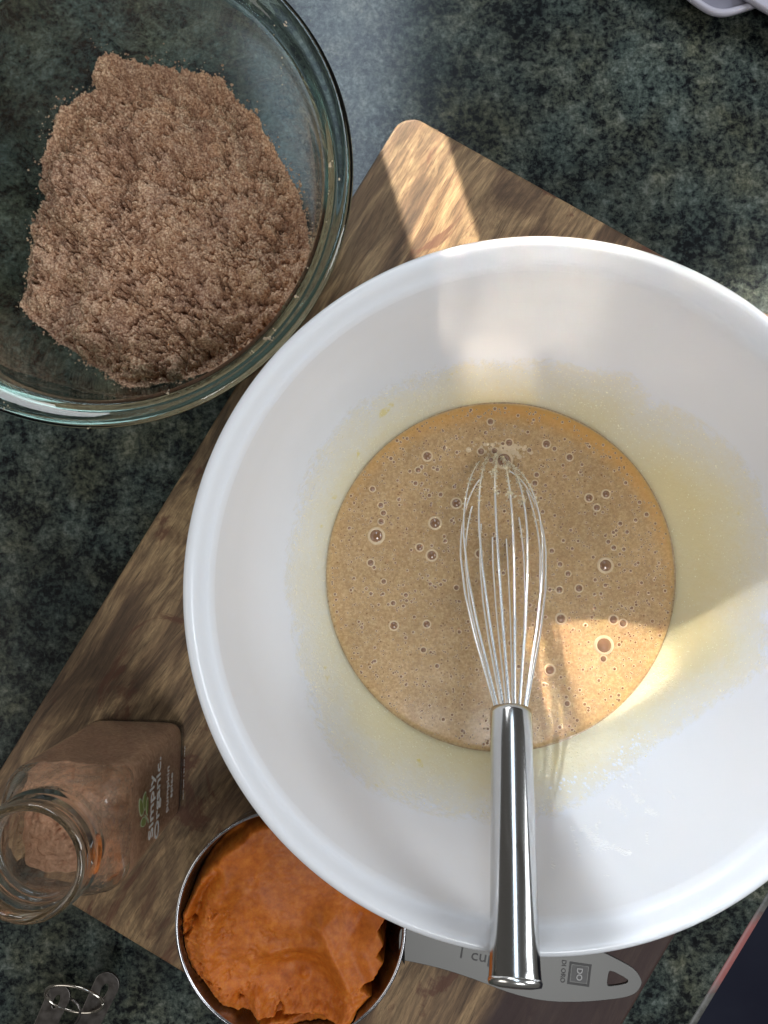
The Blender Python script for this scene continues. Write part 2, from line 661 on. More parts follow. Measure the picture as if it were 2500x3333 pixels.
# ================================================================= WHITE BOWL
WC = Vector((.0489, -.0179, BZ))
wb_in = [(0, .0060), (.030, .0064), (.050, .0093), (.065, .0145), (.078, .0225), (.0845, .0275), (.095, .040), (.104, .057),
         (.1095, .078), (.1122, .100), (.1134, .114)]
wb_rim = [(.1141, .1160), (.1146, .1172), (.1153, .1178), (.1163, .1196), (.1170, .1215), (.1184, .1247), (.1204, .1248), (.1221, .1232), (.1223, .1190), (.1212, .1150)]
wb_out = [(.1186, .112), (.1165, .098), (.1135, .076), (.108, .054), (.099, .036), (.089, .024), (.076, .012),
          (.064, .005), (.056, .0010), (.052, .0), (.048, .0022), (0, .0022)]
wprof_in = chaikin(wb_in, 3)
_ss = np.concatenate([[0], np.cumsum(np.hypot(*np.diff(wprof_in, axis=0).T))])
_tt = np.linspace(0, _ss[-1], 190)
wprof_in = np.stack([np.interp(_tt, _ss, wprof_in[:, 0]), np.interp(_tt, _ss, wprof_in[:, 1])], 1)
wprof = np.vstack([wprof_in, chaikin(wb_rim, 1), chaikin(wb_out, 2)])
bowl = lathe('mixing_bowl', wprof, WC, M_OPAL, None, 360)
tag(bowl, 'large white milk glass mixing bowl holding tan batter and a whisk', 'mixing bowl')


def wz(r):
    return np.interp(r, wprof_in[:, 0], wprof_in[:, 1])


# batter surface ---------------------------------------------------------
BATZ = .0255            # above bowl base
rb = float(np.interp(BATZ, wprof_in[:, 1], wprof_in[:, 0]))
rr = np.concatenate([np.linspace(0, rb * .9, 40)[1:], np.linspace(rb * .9, rb + .0003, 30)[1:]])
seg = 240
th = np.arange(seg) * 2 * math.pi / seg
V = [(0, 0, BATZ)]; E = [0.0]
for r in rr:
    b = (r - (rb - .0022)) / .0022
    zz = BATZ + (.0003 * max(b, 0) ** 2)
    for t in th:
        w = .00010 * (math.sin(7 * t + 80 * r) * math.sin(220 * r * math.cos(t - 1)) * (1 if r > .01 else 0))
        V.append((r * math.cos(t), r * math.sin(t), zz + w))
        side = .35 + .65 * max(0, math.cos(t - 1.25))
        E.append(float(smooth01(np.array((r - rb * (.84 + .10 * (1 - side))) / (rb * .14)))) * side)
Fc = [[0, 1 + i, 1 + (i + 1) % seg] for i in range(seg)]
for k in range(len(rr) - 1):
    a = 1 + k * seg; b = a + seg
    for i in range(seg):
        j = (i + 1) % seg
        Fc.append([a + i, b + i, b + j, a + j])
# underside following the bowl
base_i = len(V)
r_un = rr
V.append((0, 0, wz(0) + .0004)); E.append(0)
for r in r_un:
    zz = min(wz(r) + .0004, V[1][2] + .0008)
    for t in th:
        V.append((r * math.cos(t), r * math.sin(t), zz)); E.append(0)
Fc += [[base_i, base_i + 1 + (i + 1) % seg, base_i + 1 + i] for i in range(seg)]
for k in range(len(r_un) - 1):
    a = base_i + 1 + k * seg; b = a + seg
    for i in range(seg):
        j = (i + 1) % seg
        Fc.append([a + i, a + j, b + j, b + i])
batter_root = empty('batter', WC)
batter_mesh = mesh_obj('liquid', np.array(V) + np.array(WC), Fc, M_BATTER, batter_root)
me = batter_mesh.data
atr = me.attributes.new('edge', 'FLOAT', 'POINT')
atr.data.foreach_set('value', np.array(E, dtype=np.float32))
tag(batter_root, 'frothy tan batter with scattered air bubbles inside the white bowl', 'batter')
BATW = WC.z + BATZ

# bubbles
sb = NT('bubble_film')
lw = sb.n('ShaderNodeLayerWeight'); lw.inputs[0].default_value = .35
sb.base(sb.ramp(lw.outputs['Facing'], [(.10, (.27, .135, .065)), (.55, (.38, .21, .10)), (.85, (.56, .37, .20))]))
sb.set(Roughness=.04, Specular_IOR_Level=.9, Coat_Weight=.6, Coat_Roughness=.02)
M_BUB = sb.m
M_BUBRIM = m_plain('bubble_collar', (.74, .56, .35), .3)


def bubble_mesh(name, seg=20, ring=True):
    prof = []
    for i in range(7):
        a = math.radians(90 - i * 13)
        prof.append((max(math.cos(a), 0) if i else 0, math.sin(a) * .55 - .02))
    nd = len(prof)
    if ring:
        prof += [(1.05, .16), (1.16, .17), (1.30, .09), (1.42, -.06)]
    V, Fc = lathe_arrays(prof, seg)
    me = bpy.data.meshes.new(name)
    me.from_pydata([tuple(v) for v in V], [], Fc)
    me.materials.append(M_BUB); me.materials.append(M_BUBRIM)
    for p in me.polygons:
        p.use_smooth = True
        rmax = max(math.hypot(me.vertices[v].co.x, me.vertices[v].co.y) for v in p.vertices)
        p.material_index = 1 if rmax > 1.03 else 0
    bm = bmesh.new(); bm.from_mesh(me); bmesh.ops.recalc_face_normals(bm, faces=bm.faces)
    up = sum(f.normal.z for f in bm.faces)
    if up < 0: bmesh.ops.reverse_faces(bm, faces=bm.faces)
    bm.to_mesh(me); bm.free()
    return me


BUB = bubble_mesh('bubble')
bubs = [(509, 347, 16), (478, 394, 10), (543, 392, 7), (324, 458, 10), (352, 513, 10), (361, 539, 10), (353, 568, 11), (337, 616, 25),
        (535, 573, 20), (483, 655, 13), (524, 682, 18), (318, 707, 12), (362, 770, 9), (394, 843, 9), (396, 919, 15), (507, 914, 13),
        (542, 1055, 8), (607, 506, 17), (469, 439, 8), (690, 331, 12), (736, 329, 11), (768, 361, 26), (724, 360, 9), (785, 302, 13),
        (722, 231, 11), (911, 306, 14), (938, 322, 8), (853, 327, 8), (989, 351, 12), (878, 410, 9), (872, 438, 10), (1055, 488, 14),
        (1112, 475, 14), (1081, 521, 12), (1225, 503, 7), (1249, 544, 8), (1212, 563, 7), (1160, 575, 8), (1183, 603, 7), (1138, 656, 9),
        (1120, 636, 8), (1110, 716, 23), (1157, 713, 6), (1069, 688, 6), (929, 667, 9), (957, 712, 9), (984, 744, 10), (955, 798, 12),
        (1021, 793, 13), (960, 896, 17), (1137, 899, 15), (1169, 911, 13), (1105, 985, 28), (1103, 1031, 11), (922, 1068, 17),
        (981, 1182, 10), (978, 1160, 6), (1040, 1184, 6), (865, 1084, 10), (1088, 1104, 6), (1034, 1067, 5), (617, 940, 7),
        (496, 1001, 10), (437, 816, 8), (607, 791, 9), (554, 477, 8), (516, 480, 7), (685, 676, 14), (1043, 917, 6), (246, 590, 6),
        (450, 398, 6), (566, 618, 6), (554, 780, 6), (439, 835, 6), (465, 890, 6), (436, 960, 6), (288, 925, 6), (332, 993, 5),
        (1031, 376, 6), (967, 378, 6), (898, 535, 7), (993, 597, 6), (848, 266, 6), (804, 247, 5), (791, 978, 10), (908, 890, 6),
        (1074, 860, 6), (968, 632, 6), (998, 659, 6), (877, 865, 7), (593, 1220, 5), (575, 1150, 4), (660, 300, 5), (1168, 1130, 5)]
bub_px = []
for zx, zy, r in bubs:
    px, py = 900 + zx / 1.0369, 1150 + zy / 1.0369
    q = at(px, py, BATW)
    rw = r / 1.0369 * (H - BATW) / F * 1.0
    o = bpy.data.objects.new('bubble', BUB)
    COL.objects.link(o)
    o.parent = batter_root
    o.location = Vector((q.x, q.y, BATW + .0001)) - WC
    o.scale = (rw * .86, rw * .86, rw * .80)
    o.rotation_euler = (0, 0, random.uniform(0, 6))
    bub_px.append((q.x, q.y, rw))
# pinprick bubbles: one joined part
Vb, Fb, Mb = [], [], []
lowV, lowF = lathe_arrays([(0, .5), (.6, .36), (1, 0.0), (1.25, .12), (1.55, -.1)], 8)
lowV = np.array(lowV)
cnt = 0
while cnt < 2600:
    a = random.uniform(0, 2 * math.pi); r = rb * .985 * math.sqrt(random.random())
    x, y = WC.x + r * math.cos(a), WC.y + r * math.sin(a)
    if any((x - bx) ** 2 + (y - by) ** 2 < (br * 1.5) ** 2 for bx, by, br in bub_px): continue
    s_ = (.00022 + .00030 * random.random() ** 2.2 + (.00035 if random.random() < .08 else 0))
    k = len(Vb)
    base = sum(len(v) for v in Vb)
    Vb.append(lowV * s_ + np.array([x, y, BATW + .00005]))
    Fb += [[i + base for i in f] for f in lowF]
    Mb += [1 if max(np.hypot(lowV[i][0], lowV[i][1]) for i in f) > 1.1 else 0 for f in lowF]
    cnt += 1
# pale foam gathered where the wires dip in
for _ in range(90):
    q = at(random.gauss(1640, 42), random.gauss(1468, 13), BATW)
    s_ = .00030 + .0007 * random.random() ** 3
    base = sum(len(v) for v in Vb)
    Vb.append(lowV * s_ + np.array([q.x, q.y, BATW + .0001]))
    Fb += [[i + base for i in f] for f in lowF]
    Mb += [1] * len(lowF)
froth = mesh_obj('froth', np.vstack(Vb), Fb, [M_BUB, M_BUBRIM], batter_root, fmat=Mb)
fix_normals(froth)
tag(froth, kind='stuff')
# pale foam patch round the whisk tip
foam_c = at(1625, 1490, BATW)

# residue film on the bowl wall ------------------------------------------
# outer boundary in photo pixels round the batter centre (angle deg from +x, counter-clockwise on the picture)
fc = (1629, 1875)
bound_px = [(2500, 2030), (2480, 1560), (2330, 1420), (2120, 1300), (2060, 1230), (1900, 1195), (1640, 1172), (1450, 1190), (1250, 1265), (1120, 1370),
            (1020, 1500), (970, 1640), (945, 1800), (950, 2000), (985, 2180), (1040, 2350), (1110, 2480), (1230, 2570), (1340, 2620), (1500, 2660),
            (1640, 2672), (1780, 2655), (1920, 2600), (2040, 2520), (2150, 2420), (2290, 2300), (2420, 2230), (2500, 2160)]
ba = np.array([math.atan2(-(y - fc[1]), x - fc[0]) for x, y in bound_px])
br_ = np.array([math.hypot(y - fc[1], x - fc[0]) for x, y in bound_px])
od = np.argsort(ba); ba, br_ = ba[od], br_[od]
ba3 = np.concatenate([ba - 2 * math.pi, ba, ba + 2 * math.pi]); br3 = np.concatenate([br_, br_, br_])
def cover_of(P):
    pxx, pyy = to_px(P)
    lim = np.interp(np.arctan2(-(pyy - fc[1]), pxx - fc[0]), ba3, br3)
    return (lim - np.hypot(pyy - fc[1], pxx - fc[0])) / 260.0


bco = np.array([v.co[:] for v in bowl.data.vertices])
br2 = np.hypot(bco[:, 0] - WC.x, bco[:, 1] - WC.y)
inner_v = (br2 < .1125) & (bco[:, 2] - WC.z > wz(br2) - .0006)
cv = np.where(inner_v, np.clip(cover_of(bco) + .10, 0, 1), 0)
fm = bowl.data.attributes.new('cover', 'FLOAT', 'POINT')
fm.data.foreach_set('value', cv.astype(np.float32))
tt_ = RNG.random(60000) * 2 * math.pi
r_ = rb + (.112 - rb) * RNG.random(60000)
P = np.stack([WC.x + r_ * np.cos(tt_), WC.y + r_ * np.sin(tt_), WC.z + wz(r_) + .00005], -1)
cvp = cover_of(P)
film_pts = P[(cvp > .02) & (RNG.random(60000) < np.clip(1.1 - cvp * .9, .25, 1))]

# grains in the film
M_GRAIN = m_plain('wet_sugar_grain', (.95, .88, .66), .12)


def grains(name, pts, smin, smax, mat, seed=1, flat=1.0):
    r = np.random.default_rng(seed)
    ov = np.array([(1, 0, 0), (-1, 0, 0), (0, 1, 0), (0, -1, 0), (0, 0, 1), (0, 0, -1)], float)
    of = np.array([(0, 2, 4), (2, 1, 4), (1, 3, 4), (3, 0, 4), (2, 0, 5), (1, 2, 5), (3, 1, 5), (0, 3, 5)])
    n = len(pts)
    s = (smin + (smax - smin) * r.random(n) ** 3)[:, None, None]
    v = ov[None] * (1 + .45 * (r.random((n, 6, 1)) - .5)) + .18 * (r.random((n, 6, 3)) - .5)
    a = r.random(n) * 6.28
    ca, sa_ = np.cos(a)[:, None], np.sin(a)[:, None]
    x = v[..., 0] * ca - v[..., 1] * sa_; y = v[..., 0] * sa_ + v[..., 1] * ca
    v = np.stack([x, y, v[..., 2] * flat], -1) * s + np.asarray(pts)[:, None, :]
    f = of[None] + (np.arange(n) * 6)[:, None, None]
    return mesh_obj(name, v.reshape(-1, 3), f.reshape(-1, 3), mat, smooth=False)


sel = film_pts[RNG.integers(0, len(film_pts), 7500)]
sel = sel + RNG.normal(0, .00005, sel.shape)
gr = grains('film_grains', sel, .00012, .00044, M_GRAIN, 3, .6)
gr.name = 'sugar_grains'
tag(gr, 'tiny wet sugar grains clinging to the inner wall of the white bowl', 'sugar grains', kind='stuff')

# wet milky streaks on the lower right wall
def wall_from_px(px, py):
    z = WC.z + .06
    for _ in range(25):
        q = at(px, py, z)
        z = .6 * z + .4 * (WC.z + float(wz(min(math.hypot(q.x - WC.x, q.y - WC.y), .1134))))
    q = at(px, py, z)
    dx, dy = q.x - WC.x, q.y - WC.y
    r = math.hypot(dx, dy)
    sl_ = (float(wz(r + .001)) - float(wz(r - .001))) / .002
    return q, Vector((-dx / r * sl_, -dy / r * sl_, 1)).normalized()


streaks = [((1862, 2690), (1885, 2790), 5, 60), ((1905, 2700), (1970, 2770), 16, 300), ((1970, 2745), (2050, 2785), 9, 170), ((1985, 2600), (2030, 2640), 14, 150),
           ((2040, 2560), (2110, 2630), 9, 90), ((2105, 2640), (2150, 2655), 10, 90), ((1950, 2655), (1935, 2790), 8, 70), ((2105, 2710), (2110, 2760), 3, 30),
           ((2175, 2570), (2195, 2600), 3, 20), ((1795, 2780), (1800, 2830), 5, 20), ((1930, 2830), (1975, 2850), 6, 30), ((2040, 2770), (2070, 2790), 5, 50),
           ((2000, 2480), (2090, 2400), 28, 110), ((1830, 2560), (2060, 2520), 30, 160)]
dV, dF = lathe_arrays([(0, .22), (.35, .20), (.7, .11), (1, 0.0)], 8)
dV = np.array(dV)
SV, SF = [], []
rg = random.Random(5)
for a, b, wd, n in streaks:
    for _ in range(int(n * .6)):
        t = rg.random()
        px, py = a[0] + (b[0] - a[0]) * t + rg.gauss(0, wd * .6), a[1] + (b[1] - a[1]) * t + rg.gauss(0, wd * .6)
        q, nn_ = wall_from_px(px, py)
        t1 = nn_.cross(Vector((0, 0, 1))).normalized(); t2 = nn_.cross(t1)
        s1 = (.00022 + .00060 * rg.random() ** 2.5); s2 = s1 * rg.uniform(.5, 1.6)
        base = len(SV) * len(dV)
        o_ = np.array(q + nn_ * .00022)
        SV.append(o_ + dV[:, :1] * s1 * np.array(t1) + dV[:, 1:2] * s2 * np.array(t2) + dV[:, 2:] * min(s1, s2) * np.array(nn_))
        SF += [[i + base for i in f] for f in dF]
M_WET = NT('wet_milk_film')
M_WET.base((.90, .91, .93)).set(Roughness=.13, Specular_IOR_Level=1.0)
smr = fix_normals(mesh_obj('milk_streaks', np.vstack(SV), SF, M_WET.m))
tag(smr, 'shiny wet milky streaks on the lower right inner wall of the white bowl', 'milk streaks', kind='stuff')

# ================================================================= GLASS BOWL
GR = (832 / F) * (H - .0995)
gc_ = at(314, 562, .0980)
GC = Vector((gc_.x, gc_.y, 0.0005))
k = GR * 1.036 / .1023
g_in = [(0, .0052), (.030, .0054), (.045, .0080), (.060, .0165), (.072, .0305), (.081, .050), (.0860, .070), (.0885, .086), (.0905, .0925)]
g_rim = [(.0935, .0962), (.0975, .0990), (.1003, .0998), (.1022, .0985), (.1022, .0962), (.1000, .0945), (.0965, .0920), (.0942, .088)]
g_out = [(.0930, .082), (.0905, .068), (.0852, .048), (.0765, .0275), (.064, .0125), (.052, .0035), (.047, .0), (.042, .0011), (0, .0011)]
g_in = [(r, z - .0018 if r < .05 else z) for r, z in g_in]
gprof_in = chaikin([(r * k, z) for r, z in g_in], 4)
gprof = np.vstack([gprof_in, chaikin([(r * k, z) for r, z in g_rim], 2), chaikin([(r * k, z) for r, z in g_out], 2)])
gb = lathe('glass_bowl', gprof, GC, M_BOWLGLASS, None, 256)
tag(gb, 'clear glass bowl with a thick rolled rim holding brown sugar', 'glass bowl')


def gz(r):
    return GC.z + np.interp(r, gprof_in[:, 0], gprof_in[:, 1])


# brown sugar --------------------------------------------------------------
D2P = 2500 / 1659.0
s_out = [(222, 103), (236, 118), (260, 122), (300, 128), (335, 132), (370, 145), (400, 150), (440, 156), (482, 168), (496, 190), (512, 212), (545, 235),
         (560, 250), (568, 282), (592, 312), (612, 350), (628, 376), (645, 410), (654, 440), (662, 480), (670, 530), (662, 590), (640, 640),
         (615, 685), (580, 722), (540, 752), (500, 775), (455, 800), (400, 818), (350, 828), (300, 835), (275, 836), (245, 822), (225, 805),
         (195, 790), (165, 765), (125, 740), (100, 712), (65, 690), (38, 655), (58, 620), (55, 575), (70, 540), (68, 500), (80, 462),
         (105, 440), (96, 415), (84, 372), (95, 330), (108, 290), (112, 258), (122, 232), (145, 222), (170, 205), (200, 188), (210, 160), (206, 130)]
poly = []
for dx, dy in s_out:
    z = .03
    for _ in range(12):
        q = at(dx * D2P, dy * D2P, z)
        r = min(math.hypot(q.x - GC.x, q.y - GC.y), .085)
        z = .5 * z + .5 * (float(gz(r)) + .002)
    poly.append((q.x, q.y))
poly = np.array(poly)
step = .00042
x0, y0 = poly.min(0) - .002
x1, y1 = poly.max(0) + .002
nx, ny = int((x1 - x0) / step), int((y1 - y0) / step)
gx = x0 + np.arange(nx) * step
gy = y0 + np.arange(ny) * step
X, Y = np.meshgrid(gx, gy)
sd = poly_dist(X, Y, poly) + fnoise(nx, ny, 12, 31, 4, .7) * .0015
Rg = np.hypot(X - GC.x, Y - GC.y)
zb = gz(np.minimum(Rg, .086)) + .0007
n_big = fnoise(nx, ny, 70, 11, 3)
n_mid = fnoise(nx, ny, 22, 12, 4, .6)
plate = .036 + .006 * n_big + .0075 * np.clip((Y - GC.y) / .08, -1, 1) * .0 + .0045 * n_mid
top = zb + np.maximum(plate - zb, .008) * (1 - np.exp(-np.maximum(sd, 0) / .0085))
top = np.where(sd < .0012, zb + .0005 + np.maximum(sd, 0) * 1.0, top)


def stamp(Z, mask, n, r0, r1, seed, lift=.6, power=2.0, zk=1.0):
    r = np.random.default_rng(seed)
    jj, ii = np.nonzero(mask)
    pick = r.integers(0, len(jj), n)
    R = r0 + (r1 - r0) * r.random(n) ** power
    for q in range(n):
        j, i = jj[pick[q]], ii[pick[q]]
        w = int(R[q] / step) + 1
        a0, a1, b0, b1 = max(j - w, 0), min(j + w + 1, Z.shape[0]), max(i - w, 0), min(i + w + 1, Z.shape[1])
        yy = (np.arange(a0, a1) - j)[:, None] * step
        xx = (np.arange(b0, b1) - i)[None, :] * step
        h = R[q] ** 2 - xx ** 2 - yy ** 2
        h = np.where(h > 0, np.sqrt(np.maximum(h, 0)), -1)
        cand = Z[j, i] - R[q] * (1 - lift) + h * zk
        sub = Z[a0:a1, b0:b1]
        np.copyto(sub, np.maximum(sub, np.where(h > 0, cand, -1)))


mk = sd > .0012
edge_w = smooth01(sd / .004)
top += smooth01(sd / .010) * (.0100 * fnoise(nx, ny, 62, 41, 2, .5) + .0060 * fnoise(nx, ny, 22, 47, 3, .6))
base0 = top.copy() - .0016 * edge_w
top = base0.copy()


def pebbles(n, r0, r1, power, sink, jit, seed):
    """crumbs heaped on the slope: overlapping lumps standing on the base surface"""
    r = np.random.default_rng(seed)
    jj, ii = np.nonzero(mk)
    pick = r.integers(0, len(jj), n)
    R_ = r0 + (r1 - r0) * r.random(n) ** power
    for q in range(n):
        j, i = jj[pick[q]], ii[pick[q]]
        w = int(R_[q] * 1.4 / step) + 1
        a0, a1, b0, b1 = max(j - w, 0), min(j + w + 1, ny), max(i - w, 0), min(i + w + 1, nx)
        th_ = r.random() * 3.14; e = .7 + .6 * r.random()
        yy = (np.arange(a0, a1) - j)[:, None] * step
        xx = (np.arange(b0, b1) - i)[None, :] * step
        u = (xx * math.cos(th_) + yy * math.sin(th_)) * e
        v = (-xx * math.sin(th_) + yy * math.cos(th_)) / e
        h = R_[q] ** 2 - u ** 2 - v ** 2
        hh = np.where(h > 0, np.sqrt(np.maximum(h, 0)), -1)
        cand = base0[j, i] - R_[q] * sink + hh + (r.random() - .5) * jit * min(1, sd[j, i] / .006)
        sub = top[a0:a1, b0:b1]
        np.copyto(sub, np.maximum(sub, np.where(h > 0, cand, -1)))


pebbles(90, .0030, .0068, 1.5, .40, .003, 61)
pebbles(900, .0012, .0038, 2.4, .30, .0046, 62)
pebbles(2600, .0007, .0017, 1.5, .10, .0040, 63)
va = fnoise(nx, ny, 15, 71, 4, .68)
vb = fnoise(nx, ny, 44, 72, 3, .6)
top -= edge_w * .0075 * smooth01((.13 - np.abs(va)) / .13) * smooth01((vb + .25) / .4)
top -= edge_w * .0045 * smooth01((-fnoise(nx, ny, 8, 73, 3, .7) - .12) / .2)
base0 = top.copy()
pebbles(9000, .0004, .0009, 1.0, .45, .0004, 64)
top += edge_w * .0013 * fnoise(nx, ny, 6, 26, 4, .75)
top += fnoise(nx, ny, 2.2, 25, 1) * .0004
msk = sd > 0
f_, used = grid_faces(msk)
Vt = np.stack([X.ravel(), Y.ravel(), top.ravel()], 1)[used]
Vbm = np.stack([X.ravel(), Y.ravel(), zb.ravel()], 1)[used]
nv = len(Vt)
sugar = mesh_obj('brown_sugar', np.vstack([Vt, Vbm]), np.vstack([f_, f_[:, ::-1] + nv]), M_SUGAR)
tag(sugar, 'crumbly heap of light brown sugar piled in the clear glass bowl', 'brown sugar', kind='stuff')
# crumbs strewn round the foot of the heap
ring_i = np.nonzero(((sd < .0008) & (sd > -.0045)).ravel())[0]
pr = np.exp(sd.ravel()[ring_i] / .0012); pr /= pr.sum()
pk_ = RNG.choice(ring_i, 900, p=pr)
strew = grains('strewn', np.stack([X.ravel()[pk_] + RNG.normal(0, .0002, 900), Y.ravel()[pk_] + RNG.normal(0, .0002, 900), zb.ravel()[pk_] + .0001], 1), .00025, .0011, M_SUGAR, 16, .8)
strew.name = 'fallen_sugar'
tag(strew, 'small brown sugar crumbs fallen round the foot of the heap in the glass bowl', 'sugar crumbs', kind='stuff')
# loose grains on the heap, its margin and on the bowl
sel = Vt[RNG.integers(0, nv, 14000)] + np.array([0, 0, .0002])
lg = [sel]
loose = grains('loose_grains', sel, .00016, .00050, M_SUGAR, 6)
loose.name = 'sugar_crystals'
tag(loose, 'loose sugar crystals scattered over the brown sugar heap', 'sugar crystals', kind='stuff')
cr = []
rim_r = [.0925, .095, .099, .1015]
for (dx, dy, n) in ((712, 355, 6), (733, 392, 3), (708, 420, 2), (698, 480, 3), (640, 640, 3), (595, 712, 4), (580, 735, 6), (590, 738, 5), (545, 765, 3), (482, 768, 3),
                    (358, 845, 12), (20, 880, 5), (195, 925, 5), (620, 60, 10), (600, 105, 6), (590, 58, 5), (665, 570, 4), (120, 742, 6), (118, 745, 6)):
    for _ in range(n):
        q = at(dx * D2P + random.gauss(0, 6), dy * D2P + random.gauss(0, 6), .097)
        r = math.hypot(q.x - GC.x, q.y - GC.y)
        i = int(np.argmin(np.abs(gprof[:len(gprof) // 2 + 8, 0] - r)))
        zt = GC.z + max(z for (rr_, z) in gprof if abs(rr_ - r) < .0012) if r < GR * .999 else .0985
        cr.append((q.x, q.y, zt + .0002))
crumbs = grains('sugar_crumbs', np.array(cr), .00025, .0007, m_plain('pale_crumb', (.72, .58, .42), .6), 9)
tag(crumbs, 'pale sugar crumbs dropped along the rim of the clear glass bowl', 'sugar crumbs', kind='stuff')

# ================================================================= WHISK
A = Vector((.0490, .0385, .0395))      # tip end of the axis
Bn = Vector((.0436, -.0655, .1115))  # neck, where the wires enter the handle
Cn = Vector((.0373, -.1400, .1575))
whisk = empty('whisk', (Cn.x, Cn.y, Cn.z))
# rotate a little so handle end matches
ax = (A - Bn).normalized()
hxv = (Bn - Cn).normalized()
side = ax.cross(Vector((0, 0, 1))).normalized()     # image-right-ish
upv = side.cross(ax).normalized()
Lw = (A - Bn).length
M_PUR = M_STEEL


def frame_lathe(name, prof, org, axis, sd_, up_, mat, parent, seg=48):
    V, Fc = lathe_arrays(prof, seg)
    W = [org + sd_ * v[0] + up_ * v[1] + axis * v[2] for v in V]
    return fix_normals(mesh_obj(name, [tuple(w) for w in W], Fc, mat, parent))


hl = (Bn - Cn).length
hp = [(0, 0), (.0081, 0), (.0083, .0012), (.0082, .003), (.0080, .008), (.0078, .03), (.0077, .055), (.0078, .075), (.0079, hl - .002), (.0076, hl),
      (.0068, hl + .0002), (.0066, hl - .004), (0, hl - .004)]
sd_h = hxv.cross(Vector((0, 0, 1))).normalized(); up_h = sd_h.cross(hxv).normalized()
hp2 = hp[:1] + hp[1:]
handle = frame_lathe('handle', hp2, Cn, hxv, sd_h, up_h, M_STEEL, whisk, 64)
capo = frame_lathe('end_cap', [(0, -.0016), (.005, -.0014), (.0082, -.0008), (.0086, .0002), (.0085, .0010), (.0082, .0014)], Cn, hxv, sd_h, up_h, M_WIRE, whisk, 64)
plug = frame_lathe('wire_collar', [(.0066, 0), (.0060, .0014), (.003, .0018), (0, .0018)], Bn - hxv * .0028, hxv, sd_h, up_h,
                   m_plain('brown_plug', (.10, .055, .03), .5), whisk, 32)
NW = 7
prof_s = [0, .12, .28, .45, .60, .72, .82, .90, .96, 1.0]
prof_r = [.0048, .0083, .0130, .0168, .0184, .0180, .0158, .0122, .0075, 0.0]
for i in range(NW):
    a = math.radians(8 + i * 180 / NW + (random.uniform(-5, 5)))
    dv = side * math.cos(a) + upv * math.sin(a)
    rin = .0050 - .0006 * (i % 2)
    Lk = Lw * (1.0 + .012 * (i - 2.5))
    pts_ = []
    # one loop: out along +dv, round the tip, back along -dv
    ss = np.linspace(0, 1, 40)
    ss = 1 - (1 - ss) ** 1.6
    r_i = np.interp(ss, prof_s, prof_r)
    # smooth tip as an ellipse
    r_i = np.where(ss > .62, .0184 * np.sqrt(np.maximum(1 - ((ss - .62) / .38) ** 2, 0)), r_i)
    kk = 1 + .05 * math.sin(i * 2.1)
    for s_, r_ in zip(ss, r_i):
        pts_.append(Bn + ax * (s_ * Lk - .003) + dv * r_ * kk)
    for s_, r_ in list(zip(ss, r_i))[::-1][1:]:
        pts_.append(Bn + ax * (s_ * Lk - .003) - dv * r_ * kk)
    tube('wire', pts_, .00060, M_WIRE, whisk, 10)
tag(whisk, 'stainless steel balloon whisk leaning over the white bowl rim', 'whisk')
# crumbs of butter and sugar on the wires
cp = []
for i in range(NW):
    w = whisk.children[3 + i]
    vs = np.array([v.co[:] for v in w.data.vertices]) + np.array(whisk.location)
    s_ = (vs - np.array(Bn)) @ np.array(ax) / Lw
    ok = (s_ > .70) & (vs[:, 2] > BATW + .001)
    c_ = vs[ok]
    if len(c_):
        cp.append(c_[RNG.integers(0, len(c_), 160)] + RNG.normal(0, .00025, (160, 3)))
        c2 = vs[ok & (s_ < .86)]
        if len(c2) and i in (1, 2, 3):
            b0 = c2[RNG.integers(0, len(c2), 3)]
            for q in b0:
                cp.append(q + RNG.normal(0, .0009, (30, 3)))
wcr = grains('clinging_crumbs', np.vstack(cp), .00016, .00062, m_plain('sugar_clump', (.86, .76, .54), .4), 12)
wcr.name = 'whisk_crumbs'
tag(wcr, 'pale sugary crumbs stuck to the wires near the whisk tip', 'crumbs', kind='stuff')

# ================================================================= MEASURING CUP
CZ = .066
cc = at(945, 3015, CZ)
CR = 372 / F * (H - CZ)
cup = empty('measuring_cup', (cc.x, cc.y, BZ))
ci = [(0, BZ + .0012), (.036, BZ + .0012), (.042, BZ + .004), (.0445, BZ + .010), (CR - .0030, CZ - .006), (CR - .0016, CZ - .0006)]
cr_ = [(CR - .0012, CZ), (CR - .0003, CZ + .0001), (CR, CZ - .0006), (CR - .0002, CZ - .0014)]
co_ = [(CR - .0018, CZ - .006), (.0455, BZ + .010), (.0430, BZ + .003), (.037, BZ + .0003), (0, BZ + .0003)]
Vc, Fcc = lathe_arrays(np.vstack([chaikin(ci, 2), cr_, chaikin(co_, 2)]), 160)
cupb = mesh_obj('cup_body', Vc + np.array([cc.x, cc.y, 0]), Fcc, M_CUPIN, cup)
fix_normals(cupb)
tag(cup, 'stainless steel measuring cup of orange puree with its long flat handle under the whisk', 'measuring cup')


